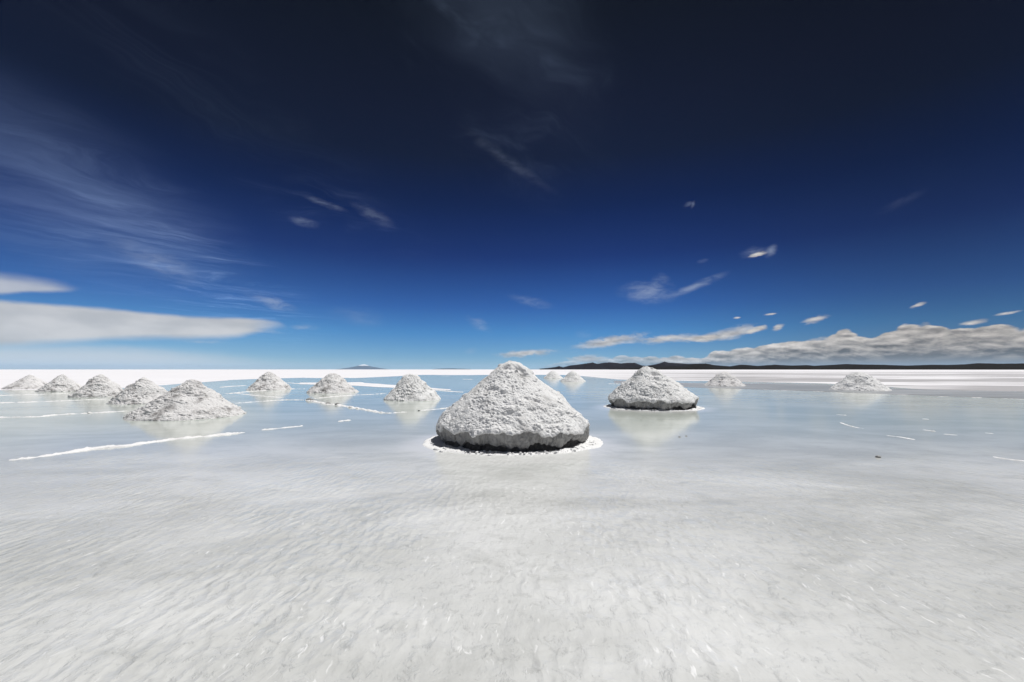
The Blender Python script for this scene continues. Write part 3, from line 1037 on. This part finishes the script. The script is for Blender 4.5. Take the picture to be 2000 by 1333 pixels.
# ------------------------------------------------------------------ far hills and volcano
def hill_range(name, sky_px, dist, depth, mat, seed, rough=.16, cols=420, rows=26):
    sp_ = np.array([(azel(*p)[0], math.tan(math.radians(azel(*p)[1]))) for p in sky_px])
    A = np.linspace(sp_[0, 0], sp_[-1, 0], cols)
    E = np.maximum(np.interp(A, sp_[:, 0], sp_[:, 1]), 0)
    V = []
    for j in range(rows):
        f = j / (rows - 1)
        prof = math.sin(math.pi * f) ** .8 if 0 < f < 1 else 0
        r = dist + (f - .5) * depth
        a = np.radians(A)
        q = np.column_stack([A * 1.3, np.full(cols, f * 4.0), np.full(cols, seed)])
        z = (E * dist + H) * prof * (1 + rough * (1 - prof) * 2 * fbm(q, 4, seed) + .04 * fbm(q * 5, 3, seed + 1))
        z = np.maximum(z, 0) - (3.0 if prof == 0 else 0)
        V.append(np.column_stack([np.sin(a) * r, np.cos(a) * r, z]))
    o = mesh_obj(name, np.vstack(V), grid_faces(cols, rows, False)[:, ::-1].copy(), mat)
    o['kind'] = 'structure'
    return o


far = [(1054, 720.6), (1070, 719.3), (1085, 717.5), (1092, 715.5), (1100, 718), (1112, 714.5), (1130, 712.5), (1148, 710), (1158, 708.4), (1166, 711.3), (1180, 709),
       (1190, 708.3), (1202, 709), (1214, 710.5), (1222, 709.3), (1240, 709.2), (1253, 714), (1262, 715), (1275, 713), (1288, 710.5), (1298, 706.8), (1307, 709.2), (1322, 709.6),
       (1345, 711.5), (1362, 711), (1380, 714.5), (1400, 716), (1440, 720.6)]
near_ = [(1190, 720.8), (1230, 719), (1258, 716), (1270, 714.5), (1290, 716.5), (1330, 715.5), (1352, 711), (1379, 710.5), (1395, 713.5), (1425, 716), (1447, 712.7), (1462, 713.5), (1480, 715.2), (1512, 712.7),
         (1545, 714.5), (1577, 713.5), (1590, 715), (1625, 713), (1652, 711.5), (1690, 712.5), (1724, 713), (1772, 714.6), (1821, 712.7), (1850, 713.2), (1886, 712),
         (1909, 709.8), (1950, 710.8), (2000, 710.3), (2080, 712), (2200, 711), (2320, 716), (2420, 720.8)]
M_HILL1 = plain('dark_scrub_rock', (.013, .012, .011))
M_HILL2 = plain('bare_rock_hills', (.018, .017, .022))
hill_range('hills', far, 5600, 1500, M_HILL2, 3)
hill_range('hills', near_, 3200, 900, M_HILL1, 6)

# snow-tipped volcano far beyond the horizon haze
M_VOLC, t, b = material('volcano_rock_and_snow')
geo = t.new('ShaderNodeNewGeometry').outputs['Position']
sp = t.new('ShaderNodeSeparateXYZ')
t.put(sp.inputs[0], geo)
nn = t.noise(geo, .0012, 5, .6)
t.put(b.inputs['Base Color'], t.mix(t.step(t.add(sp.outputs[2], t.mul(t.sub(nn, .5), 300)), 760, 900), (.05, .055, .07), (.85, .86, .88)))
b.inputs['Roughness'].default_value = .9
D = 110000
a0, _ = azel(710, 715)
vx, vy = D * math.sin(rad(a0)), D * math.cos(rad(a0))
n, m = 120, 40
th = np.arange(n) / n * 2 * np.pi
u = np.linspace(0, 1, m)
T, U = np.meshgrid(th, u)
hz = np.interp(U, [0, .07, .16, .3, .5, .75, 1], [1150, 1120, 900, 640, 400, 170, -20])
V = np.column_stack([(6300 * U * np.cos(T)).ravel(), (6300 * U * np.sin(T)).ravel(), hz.ravel()])
V[:, 2] += fbm(V / 900, 4, 3) * 110 * np.clip(1 - U.ravel(), 0, 1)
vo = mesh_obj('volcano', V, grid_faces(n, m, True), M_VOLC, loc=(vx, vy, 0))
vo['kind'] = 'structure'
lowh = [(845, 721.4), (862, 720.4), (880, 720.0), (900, 720.5), (920, 721.4)]
hill_range('distant_hills', lowh, 95000, 6000, M_HILL2, 9, cols=80)

# ------------------------------------------------------------------ haze
HAZE = True
if HAZE:
    m = bpy.data.materials.new('thin_air')
    m.use_nodes = True
    nt = m.node_tree
    for nd in list(nt.nodes):
        if nd.type == 'BSDF_PRINCIPLED':
            nt.nodes.remove(nd)
    pv = nt.nodes.new('ShaderNodeVolumePrincipled')
    pv.inputs['Color'].default_value = (.46, .70, .97, 1)
    pv.inputs['Density'].default_value = 4.2e-6
    pv.inputs['Anisotropy'].default_value = 0
    out = [x for x in nt.nodes if x.type == 'OUTPUT_MATERIAL'][0]
    nt.links.new(pv.outputs[0], out.inputs['Volume'])
    hw, z0, z1 = 160000, -4, 1350
    V = [(x, y, z) for z in (z0, z1) for x, y in ((-hw, -hw), (hw, -hw), (hw, hw), (-hw, hw))]
    Fc = [(3, 2, 1, 0), (4, 5, 6, 7), (0, 1, 5, 4), (1, 2, 6, 5), (2, 3, 7, 6), (3, 0, 4, 7)]
    hz_o = mesh_obj('haze', V, Fc, m, smooth=False)
    hz_o['kind'] = 'stuff'
